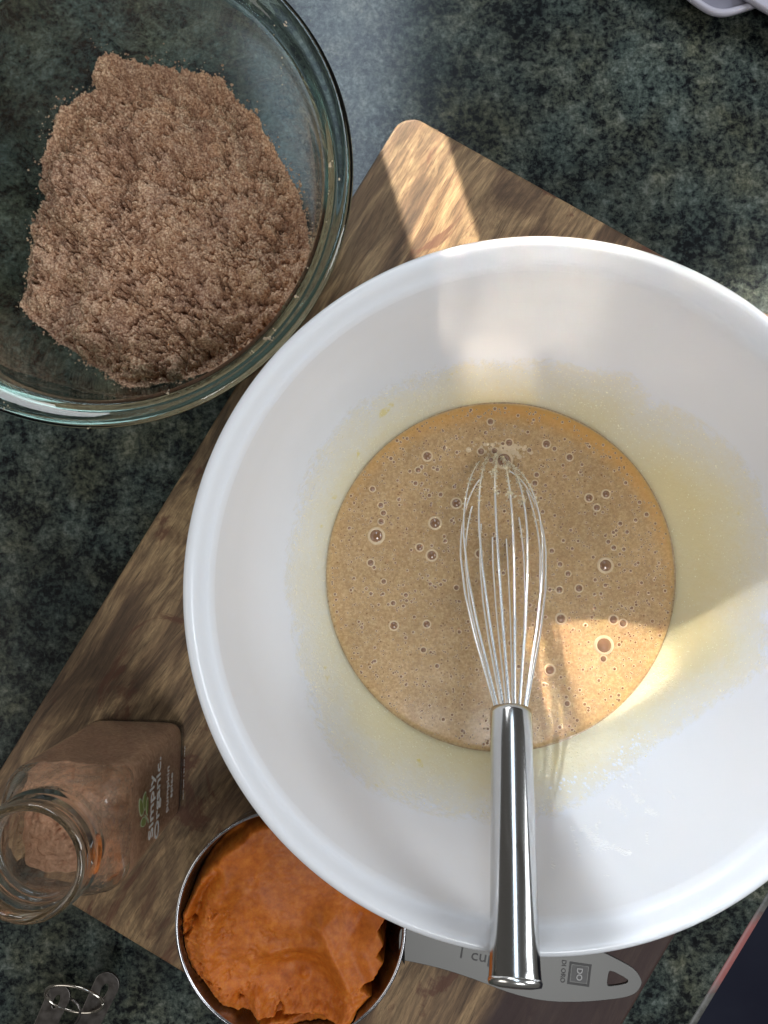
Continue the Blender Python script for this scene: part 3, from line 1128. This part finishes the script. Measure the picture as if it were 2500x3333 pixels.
def curve_poly(name, loops, z, thick, bevel, mat, parent):
    cu = bpy.data.curves.new(name, 'CURVE')
    cu.dimensions = '2D'
    cu.fill_mode = 'BOTH'
    cu.extrude = thick / 2
    cu.bevel_depth = bevel
    cu.bevel_resolution = 2
    for lp in loops:
        sp = cu.splines.new('POLY')
        sp.points.add(len(lp) - 1)
        for p, (x, y) in zip(sp.points, lp): p.co = (x, y, 0, 1)
        sp.use_cyclic_u = True
    o = bpy.data.objects.new(name, cu)
    COL.objects.link(o)
    dg = bpy.context.evaluated_depsgraph_get()
    me = bpy.data.meshes.new_from_object(o.evaluated_get(dg))
    bpy.data.objects.remove(o)
    me.name = name
    me.materials.clear(); me.materials.append(mat)
    ob = bpy.data.objects.new(name, me)
    COL.objects.link(ob)
    ob.parent = parent
    off = Vector(parent.location) if parent else Vector((0, 0, 0))
    ob.location = Vector((0, 0, z)) - off
    return ob


def smooth_loop(pts, it=2):
    p = np.array(pts, float)
    for _ in range(it):
        q = []
        for a, b in zip(p, np.roll(p, -1, axis=0)):
            q += [a * .75 + b * .25, a * .25 + b * .75]
        p = np.array(q)
    return p


HZ = .0640
hpx = [(1300, 3020), (1325, 3024), (1435, 3036), (1600, 3040), (1750, 3045), (1890, 3068), (1952, 3095), (2030, 3134), (2068, 3158), (2087, 3188), (2088, 3206),
       (2070, 3232), (2040, 3244), (1999, 3251), (1890, 3261), (1780, 3259), (1670, 3236), (1553, 3189), (1435, 3150), (1325, 3126), (1300, 3124)]
hole = [(1979, 3166), (1988, 3156), (2044, 3186), (2046, 3196), (2036, 3203), (1982, 3212), (1974, 3206)]
L1 = smooth_loop([tuple(at(x, y, HZ)[:2]) for x, y in hpx], 2)
L2 = smooth_loop([tuple(at(x, y, HZ)[:2]) for x, y in hole], 1)
hnd = curve_poly('handle', [L1, L2], HZ - .0005, .0008, .0002, M_CUP, cup)
# ramp joining the handle to the cup rim
J0, J1 = at(1300, 3020, HZ), at(1300, 3124, HZ)
K0, K1 = at(1310, 2996, CZ - .001), at(1312, 3112, CZ - .001)
cdir = Vector((1, -.05, 0))
jv = [(cc.x + CR * .985, J0.y + .0015, CZ - .0006), (cc.x + CR * .985, J1.y - .0015, CZ - .0006), (J1.x + .001, J1.y, HZ), (J0.x + .001, J0.y, HZ)]
jv += [(x, y, z - .0012) for x, y, z in jv]
jn = fix_normals(mesh_obj('handle_bracket', jv, [[0, 1, 2, 3], [7, 6, 5, 4], [0, 4, 5, 1], [1, 5, 6, 2], [2, 6, 7, 3], [3, 7, 4, 0]], M_CUP, cup, smooth=False))


def text_obj(name, s, org, xdir, ydir, length, height, mat, parent, thick=.0001, shear=0, bold=0.0, anchor='CENTER'):
    """text whose bounding box is length x height, centred on org, in the plane xdir, ydir"""
    cu = bpy.data.curves.new(name, 'FONT')
    cu.body = s
    cu.size = 1
    cu.extrude = .01
    cu.offset = bold
    cu.shear = shear
    cu.resolution_u = 4
    o = bpy.data.objects.new(name, cu)
    COL.objects.link(o)
    dg = bpy.context.evaluated_depsgraph_get()
    me = bpy.data.meshes.new_from_object(o.evaluated_get(dg))
    bpy.data.objects.remove(o)
    co = np.array([v.co[:] for v in me.vertices])
    lo, hi = co.min(0), co.max(0)
    c = (lo + hi) / 2
    zdir = xdir.cross(ydir)
    off = Vector(parent.location)
    for v in me.vertices:
        a = (v.co.x - c[0]) / (hi[0] - lo[0]) * length
        b = (v.co.y - c[1]) / (hi[1] - lo[1]) * height
        d = (v.co.z - c[2]) / .02 * thick
        v.co = org + xdir * a + ydir * b + zdir * d - off
    me.materials.clear(); me.materials.append(mat)
    me.name = name
    ob = bpy.data.objects.new(name, me)
    COL.objects.link(ob)
    ob.parent = parent
    return ob


ms = (H - HZ) / F
zt = HZ + .00015
def dirpx(dx, dy):
    return Vector((dx, -dy, 0)).normalized()
cx_ = dirpx(1, .16)
text_obj('marking', '1 cup', at(1556, 3116, zt), cx_, Vector((-cx_.y, cx_.x, 0)), 112 * ms, 46 * ms, M_INK, cup)
dd = dirpx(-.09, 1)
text_obj('marking', 'DI ORO', at(1834, 3162, zt), dd, Vector((-dd.y, dd.x, 0)), 70 * ms, 15 * ms, M_INK, cup, bold=.02)
c_sq = at(1886, 3171, zt)
ux, uy = dirpx(1, .13), dirpx(-.13, 1)


def sq(h): return [tuple((c_sq + ux * (a * h * ms) + uy * (b * h * ms))[:2]) for a, b in ((-1, -1), (1, -1), (1, 1), (-1, 1))]


curve_poly('logo_frame', [sq(35), sq(28)], zt, .0001, 0, M_INK, cup)
curve_poly('logo_square', [sq(25)], zt, .0001, 0, m_plain('grey_print', (.085, .08, .078), .5), cup)
M_STL = m_plain('steel_letter', (.33, .32, .31), .4)
text_obj('logo_letters', 'DO', c_sq + Vector((0, 0, .0002)), dd, Vector((-dd.y, dd.x, 0)), 38 * ms, 19 * ms, M_STL, cup, bold=.02)

# pumpkin puree -------------------------------------------------------------
stp = .00038
n_ = int(2 * CR / stp) + 4
gxx = cc.x - CR + np.arange(n_) * stp
gyy = cc.y - CR + np.arange(n_) * stp
X, Y = np.meshgrid(gxx, gyy)
Rp = np.hypot(X - cc.x, Y - cc.y)
rin_ = CR - .0022
Zp = np.full(X.shape, CZ - .0075)
ppx, ppy = to_px(np.stack([X, Y, Zp], -1))
DX, DY = (ppx / D2P).reshape(X.shape), (ppy / D2P).reshape(X.shape)   # display-space coordinates (1659 wide)


def blob(cx, cy, sx, sy, rot=0):
    a = math.radians(rot)
    u = (DX - cx) * math.cos(a) + (DY - cy) * math.sin(a)
    v = -(DX - cx) * math.sin(a) + (DY - cy) * math.cos(a)
    return np.exp(-(u / sx) ** 2 - (v / sy) ** 2)


def ridge(pts, w):
    d = np.full(X.shape, 1e9)
    P_ = np.array(pts, float)
    for a, b in zip(P_[:-1], P_[1:]):
        e = b - a
        t = np.clip(((DX - a[0]) * e[0] + (DY - a[1]) * e[1]) / (e @ e), 0, 1)
        d = np.minimum(d, np.hypot(DX - a[0] - t * e[0], DY - a[1] - t * e[1]))
    return np.exp(-(d / w) ** 2)


n1 = fnoise(n_, n_, 30, 51, 5, .6)
n2 = fnoise(n_, n_, 9, 52, 4, .62)
n3 = fnoise(n_, n_, 90, 53, 2)
Zp += .0045 * n3
Zp += .0050 * blob(560, 1960, 150, 130, 30)                 # smooth dome
Zp += .0052 * ridge([(500, 1900), (470, 1950), (450, 2010), (455, 2080), (490, 2140)], 26)
Zp += .0045 * ridge([(405, 1960), (400, 2040), (420, 2120), (470, 2190)], 18)
Zp -= .0042 * ridge([(470, 1880), (440, 1925), (425, 1975)], 11)
Zp -= .0085 * blob(640, 2095, 78, 60, 20)                   # spoon hollow
Zp += .0060 * ridge([(700, 1990), (735, 2080), (760, 2130), (755, 2180)], 26)
Zp += .0030 * ridge([(590, 2050), (680, 2035)], 16)
Zp += .0050 * ridge([(560, 2140), (570, 2200), (620, 2175), (690, 2170), (770, 2190)], 15)
Zp -= .0040 * blob(640, 2195, 30, 16)
Zp += .0030 * ridge([(760, 2000), (790, 2050), (815, 2110), (810, 2150)], 28)
Zp -= .0050 * blob(775, 1990, 26, 34, 15)
Zp += .0028 * blob(620, 2070, 16, 10) + .0025 * blob(655, 2110, 12, 12)
rough = smooth01((520 - DX) / 110) + smooth01((DY - 2110) / 60) + .10
rough = np.clip(rough, 0, 1)
Zp += rough * (.0028 * n1 + .0014 * np.abs(n2)) + .0001 * n2 + .0001 * n1
# ragged pits on the rough side
Zp -= rough * .0035 * smooth01((-n1 - .34) / .12)
gap = poly_dist(DX, DY, np.array([(905, 1900), (835, 1985), (822, 2010), (836, 2040), (815, 2058), (836, 2070), (805, 2108), (782, 2122), (800, 2132), (815, 2142), (808, 2172), (840, 2170), (905, 2120)], float)) + 4 * n2 + 5 * n1
gap2 = poly_dist(DX, DY, np.array([(330, 1960), (352, 1700), (620, 1700), (600, 1762), (540, 1790), (480, 1835), (430, 1890), (400, 1950)], float)) + 8 * n1
gap3 = np.maximum(poly_dist(DX, DY, np.array([(360, 2080), (392, 2078), (408, 2112), (398, 2150), (360, 2150)], float)),
                  poly_dist(DX, DY, np.array([(500, 2190), (530, 2170), (590, 2185), (650, 2178), (680, 2190), (600, 2204), (520, 2204)], float))) + 3 * n2
Zp -= .030 * smooth01(gap / 7 + .5)
Zp -= .009 * smooth01(gap2 / 30 + .5)
Zp -= .012 * smooth01(gap3 / 5 + .5)
wall = smooth01((rin_ - Rp) / .0030)
Zp = np.where(Rp > rin_, Zp, Zp)
zmin = BZ + .0018
Zp = np.maximum(Zp - (1 - wall) * .0035, zmin)
Zp = np.minimum(Zp, CZ + .004)
rwall = np.interp(Zp, [BZ + .004, BZ + .010, CZ], [.0415, .0440, CR - .0022])
mk = Rp < rin_ + .0002
Xs = cc.x + (X - cc.x) * np.minimum(1, rwall / np.maximum(Rp, 1e-9))
Ys = cc.y + (Y - cc.y) * np.minimum(1, rwall / np.maximum(Rp, 1e-9))
f_, used = grid_faces(mk)
Vt = np.stack([Xs.ravel(), Ys.ravel(), Zp.ravel()], 1)[used]
pk = mesh_obj('pumpkin_puree', Vt, f_, M_PUMPKIN)
tag(pk, 'thick orange pumpkin puree with torn peaks filling the steel measuring cup', 'pumpkin puree')

# ================================================================= SPICE JAR
jc = at(449, 2490, BZ)
jar = empty('spice_jar', (jc.x, jc.y, BZ))
JR = math.radians(-1.3)
HW = .0236


def section(hw, sqr, z, seg=96):
    """rounded-square ring: sqr=0 circle .. 1 square with a small corner radius"""
    out = []
    n = 2 + 7.5 * sqr
    for i in range(seg):
        t = 2 * math.pi * (i + .5) / seg
        c, s = math.cos(t), math.sin(t)
        r = hw / ((abs(c) ** n + abs(s) ** n) ** (1 / n))
        x, y = r * c, r * s
        out.append((jc.x + x * math.cos(JR) - y * math.sin(JR), jc.y + x * math.sin(JR) + y * math.cos(JR), BZ + z))
    return out


def loft(name, rings, mat, parent, cap0=True, cap1=True):
    V = [p for r in rings for p in r]
    n = len(rings[0])
    Fc = []
    for k in range(len(rings) - 1):
        for i in range(n):
            j = (i + 1) % n
            Fc.append([k * n + i, k * n + j, (k + 1) * n + j, (k + 1) * n + i])
    if cap0: Fc.append(list(range(n))[::-1])
    if cap1: Fc.append([(len(rings) - 1) * n + i for i in range(n)])
    return fix_normals(mesh_obj(name, V, Fc, mat, parent))


outer = [(.0195, 1, 0), (.0222, 1, .0004), (HW, 1, .0025), (HW, 1, .006), (HW, 1, .040), (HW, 1, .070), (HW, 1, .0765), (.0233, .85, .0800), (.0227, .6, .0830), (.0217, .35, .0860), (.0206, .15, .0885),
         (.0197, 0, .0905), (.0195, 0, .0925), (.0205, 0, .0933), (.0207, 0, .0940), (.0199, 0, .0948), (.0196, 0, .0958), (.0206, 0, .0968), (.0208, 0, .0976), (.0199, 0, .0984), (.0196, 0, .1010),
         (.0204, 0, .1020), (.0205, 0, .1028), (.0197, 0, .1038), (.0196, 0, .1068), (.0199, 0, .1084), (.0196, 0, .1096), (.0186, 0, .1102)]
inner = [(.0174, 0, .1098), (.0168, 0, .1085), (.0167, 0, .1000), (.0170, 0, .0920), (.0178, .1, .0890), (.0190, .3, .0862), (.0200, .6, .0830), (.0207, .85, .0795), (.0210, 1, .076), (.0210, 1, .040), (.0210, 1, .008), (.0200, 1, .005), (.016, 1, .0042)]
def neck(l): return [(a * (1 + .07 * min(1, max(0, (z - .080) / .010))), b, z * (1 + .035 * min(1, max(0, (z - .06) / .03)))) for a, b, z in l]
outer, inner = neck(outer), neck(inner)
jg = loft('glass_body', [section(a, b, z) for a, b, z in outer + inner], M_JARGLASS, jar, True, True)
tag(jar, 'open square glass jar of brown pumpkin spice with white lettering', 'spice jar')
# the spice inside
sp_ = NT('ground_spice')
a_ = sp_.noise(600, 5, .7); b_ = sp_.noise(60, 4, .6)
sp_.base(sp_.mix(.6, sp_.ramp(a_, [(.3, (.60, .29, .165)), (.6, (.82, .47, .29)), (.75, (.90, .58, .38))]), sp_.ramp(b_, [(.35, .85), (.65, 1.15)]), 'MULTIPLY')).set(Roughness=.85)
sp_.bump(a_, .8, .001)
M_SPICE = sp_.m
fw = .02125
rings = [section(.0155, 1, .0038), section(.0205, 1, .0048), section(fw, 1, .0080)] + [section(fw, 1, z) for z in (.02, .04, .06)]
topz = .0720
ring_top = section(fw, 1, topz)
rr2 = np.random.default_rng(3)
jit = [.0012 * math.sin(i * .4) + .0008 * math.sin(i * 1.1) for i in range(96)]
ring_top = [(x, y, z + jit[i]) for i, (x, y, z) in enumerate(ring_top)]
rings.append(ring_top)
NR = 44
nn = fnoise(200, 200, 9, 77, 5, .75)
nn2 = fnoise(200, 200, 40, 78, 2)
for k in range(1, NR):
    f = 1 - k / NR
    rg = section(fw * f, 1, topz)
    out = []
    for i, (x, y, z) in enumerate(rg):
        a = int((x - jc.x) / .05 * 198 + 99) % 200; b = int((y - jc.y) / .05 * 198 + 99) % 200
        out.append((x, y, z + jit[i] * f + (1 - f) * .003 + .0016 * nn[b, a] * min(1, (1 - f) * 8) - .0016 * float(smooth01(np.array((-nn[b, a] - .22) / .07))) * min(1, (1 - f) * 4)))
    rings.append(out)
spice = loft('ground_spice', rings, M_SPICE, None)
tag(spice, 'reddish brown ground spice filling the open square glass jar', 'ground spice', kind='stuff')
# dusty film inside the shoulder and above the fill
sdst = NT('spice_dust')
dn = sdst.noise(140, 6, .7, .3)
dn2 = sdst.noise(700, 3, .7)
sdst.base(sdst.ramp(dn2, [(.3, (.40, .24, .145)), (.7, (.62, .40, .26))])).set(Roughness=.9)
geo = sdst.math('ADD', dn, sdst.math('MULTIPLY', sdst.math('SUBTRACT', dn2, .5), .35))
sdst.l(sdst.ramp(geo, [(.42, .04), (.54, .25), (.66, .80)]), sdst.p.inputs['Alpha'])
dust = loft('spice_dust', [section(.02115, 1, topz - .001), section(.02115, 1, .0758), *[section(a + .00015, b, z) for a, b, z in inner[::-1] if z > .078]][:7],
            sdst.m, jar, False, False)
# printed label on the +x face
fn = Vector((math.cos(JR), math.sin(JR), 0))
fy = Vector((-math.sin(JR), math.cos(JR), 0))
fz = Vector((0, 0, 1))
M_WHITE = m_plain('white_print', (.95, .92, .86), .5)
M_GREEN = m_plain('green_print', (.24, .30, .09), .5)
M_PALE = m_plain('pale_print', (.55, .60, .38), .5)
jy = jc.y


def face_pt(y, z, o=.00012):
    return Vector((jc.x, jc.y, 0)) + fn * (HW + o) + fy * (y - jc.y) + fz * z


def face_from_px(px, py):
    """photo pixel -> point on the label face"""
    d = Vector(RC @ np.array([px - 1250.0, -(py - 1666.5), -F]))
    o = Vector((0, 0, H))
    p0 = face_pt(jc.y, 0)
    t = (p0 - o).dot(fn) / d.dot(fn)
    return o + d * t


def ftext(s, p0, p1, hz, mat, bold=0.0):
    a, b = face_from_px(*p0), face_from_px(*p1)
    m = (a + b) / 2
    L = abs((b - a).dot(fy))
    text_obj('lettering', s, Vector((m.x, m.y, m.z)), fy, fz, L, hz, mat, jar, .00008, 0, bold)


ftext('Simply', (497, 2722), (495, 2524), .0078, M_WHITE, .012)
ftext('Organic.', (516, 2722), (516, 2470), .0078, M_WHITE, .012)
ftext('pumpkin', (547, 2640), (547, 2497), .0048, M_WHITE)
ftext('spice', (560, 2593), (560, 2517), .0042, M_WHITE)
ftext('NET WT 1.95 OZ (55g)', (600, 2597), (600, 2430), .0022, M_WHITE)


def leaf(px_pts, o, mat, name='leaf_print'):
    pts = smooth_loop([((face_from_px(x, y) - face_pt(jc.y, 0)).dot(fy), face_from_px(x, y).z) for x, y in px_pts], 2)
    n = len(pts)
    base = Vector((jc.x, jc.y, 0)) + fn * (HW + o)
    V = [base + fy * p[0] + fz * p[1] for p in pts] + [base - fn * .00008 + fy * p[0] + fz * p[1] for p in pts]
    Fc = [list(range(n)), [n + i for i in range(n)][::-1]] + [[i, (i + 1) % n, n + (i + 1) % n, n + i] for i in range(n)]
    return fix_normals(mesh_obj(name, [tuple(v) for v in V], Fc, mat, jar, smooth=False))


def zl(pts): return [(400 + x / 4.916, 2350 + y / 4.916) for x, y in pts]


def shrink(pts, k):
    p = np.array(pts); c = p.mean(0)
    return [tuple(c + (q - c) * k) for q in p]


leaves = [zl([(265, 1205), (310, 1245), (330, 1350), (345, 1450), (300, 1530), (270, 1480), (255, 1330)]),
          zl([(372, 1085), (380, 1180), (372, 1330), (355, 1440), (330, 1380), (315, 1290), (330, 1180)]),
          zl([(400, 1175), (415, 1260), (408, 1400), (395, 1530), (370, 1440), (378, 1300)]),
          zl([(335, 1505), (370, 1540), (375, 1620), (340, 1680), (290, 1685), (285, 1620), (305, 1550)])]
for lf in leaves:
    leaf(lf, .00012, M_PALE)
    leaf(shrink(lf, .80), .00022, M_GREEN)
leaf(zl([(345, 1470), (410, 1560), (405, 1640), (390, 1590), (340, 1490)]), .0003, M_PALE, 'stem_print')

# ================================================================= SPOONS + RING
def zs(x, y): return (x / 3.318, 3050 + y / 3.318)


def spoon(name, tip, tail, width, z, label, hole_at=None):
    t, b = at(*zs(*tip), z), at(*zs(*tail), z)
    d = (b - t).normalized()
    n = Vector((-d.y, d.x, 0))
    L = .075
    w = width
    root = empty(name, (t.x, t.y, z))
    out = []
    for k in range(13):
        a = math.pi * k / 12
        out.append(t + d * (w / 2 - w / 2 * math.sin(a)) + n * (w / 2 * math.cos(a)))
    out += [t + d * L * .55 - n * w * .42, t + d * L - n * w * .30, t + d * L + n * w * .30, t + d * L * .55 + n * w * .42]
    loops = [[(p.x, p.y) for p in out]]
    hc = t + d * w * .75
    hl_ = []
    for k in range(16):
        a = 2 * math.pi * k / 16
        hl_.append(hc + d * (math.cos(a) * w * .34) + n * (math.sin(a) * w * .15))
    loops.append([(p.x, p.y) for p in hl_])
    curve_poly('handle', loops, z, .0010, .0002, M_DARKSTEEL, root)
    bc_ = t + d * (L + .016)
    prof = [(0, -.0115), (.008, -.0105), (.014, -.006), (.017, .0), (.0178, .0003), (.0178, -.0008), (.0148, -.0072), (.0085, -.0118), (0, -.0130)]
    z_b = z
    lathe('scoop', chaikin(prof, 1), (bc_.x, bc_.y, z_b), M_DARKSTEEL, root, 40)
    tag(root, label, 'measuring spoon', 'measuring spoons on the ring')
    return hc


h1 = spoon('measuring_spoon', (690, 520), (470, 1000), .0115, .0150, 'left measuring spoon handle on the ring at the bottom left corner')
h2 = spoon('measuring_spoon', (1215, 390), (900, 1050), .0125, .0165, 'right measuring spoon handle with a slot, threaded on the ring')
rp = []
cR = at(*zs(815, 690), .0185)
for k in range(64):
    a = 2 * math.pi * k / 64
    rp.append((cR.x + .0158 * math.cos(a), cR.y + .0092 * math.sin(a) + .0022, .0205 + .0045 * math.sin(a) + .003 * math.cos(a)))
V, Fc = [], []
ringo = None
rp.append(rp[0])
ringo = tube('key_ring', rp, .00075, m_steel('ring_wire', (.60, .56, .50), .16), None, 12)
tag(ringo, 'thin bent metal ring holding the measuring spoons together', 'ring')
hk = [at(*zs(x, y), z) for x, y, z in ((765, 668, .024), (800, 685, .0245), (840, 730, .0245), (866, 790, .024), (862, 850, .0235), (840, 900, .023), (800, 960, .022), (760, 1020, .020), (700, 1060, .018))]
hko = tube('metal_hook', hk, .0007, M_DARKSTEEL, None, 12)
tag(hko, 'small curved metal hook lying between the two spoon handles', 'hook')

# ================================================================= PLASTIC CONTAINER + LID
spl = NT('frosted_plastic')
pn = spl.noise(90, 3, .5)
spl.base(spl.ramp(pn, [(.3, (.30, .29, .36)), (.7, (.36, .35, .42))])).set(Roughness=.35, Transmission_Weight=.25, Specular_IOR_Level=.5)
PL = spl.m
spr = NT('frosted_plastic_rim')
spr.base((.52, .50, .57)).set(Roughness=.3)


def container(name, px_loop, z0, z1, rimw, label):
    P_ = smooth_loop([tuple(at(x, y, z1)[:2]) for x, y in px_loop], 3)
    c = P_.mean(0)
    root = empty(name, (c[0], c[1], z0))
    n = len(P_)
    dv = c - P_; dl = np.linalg.norm(dv, axis=1)[:, None]; dv = dv / dl
    rings = [(P_ + dv * .020, z0), (P_ + dv * .012, z0 + .002), (P_ + dv * .0015, z1 - .004), (P_, z1 - .003), (P_, z1 - .0008), (P_ + dv * .0008, z1), (P_ + dv * rimw * .7, z1),
             (P_ + dv * rimw, z1 - .0006), (P_ + dv * (rimw + .001), z1 - .004)]
    V = [(p[0], p[1], z) for R_, z in rings for p in R_]
    Fc = []
    for k in range(len(rings) - 1):
        for i in range(n):
            j = (i + 1) % n
            Fc.append([k * n + i, k * n + j, (k + 1) * n + j, (k + 1) * n + i])
    Fc.append(list(range(n))[::-1])
    fix_normals(mesh_obj('rim', V, Fc, spr.m, root))
    R_ = P_ + dv * (rimw + .0008)
    V = [(p[0], p[1], z1 - .0035) for p in R_] + [(p[0], p[1], z1 - .0055) for p in R_]
    Fc = [list(range(n)), [n + i for i in range(n)][::-1]] + [[i, (i + 1) % n, n + (i + 1) % n, n + i] for i in range(n)]
    fix_normals(mesh_obj('panel', V, Fc, PL, root, smooth=False))
    tag(root, label, 'plastic container')
    return root


container('plasticware', [(1750, -330), (2195, -52), (2290, 26), (2350, 48), (2420, 32), (2560, -18), (2800, -120), (2700, -600), (2000, -700)], .0006, .014, .0030,
          'greyish lavender plastic container corner poking in at the top right')
container('plasticware', [(2380, -60), (2438, -8), (2520, 42), (2700, 150), (2950, 60), (2900, -200), (2500, -300)], .0145, .019, .0014,
          'lavender plastic lid resting on the container at the far right corner')  # a lid on top of the container, modelled by the same function
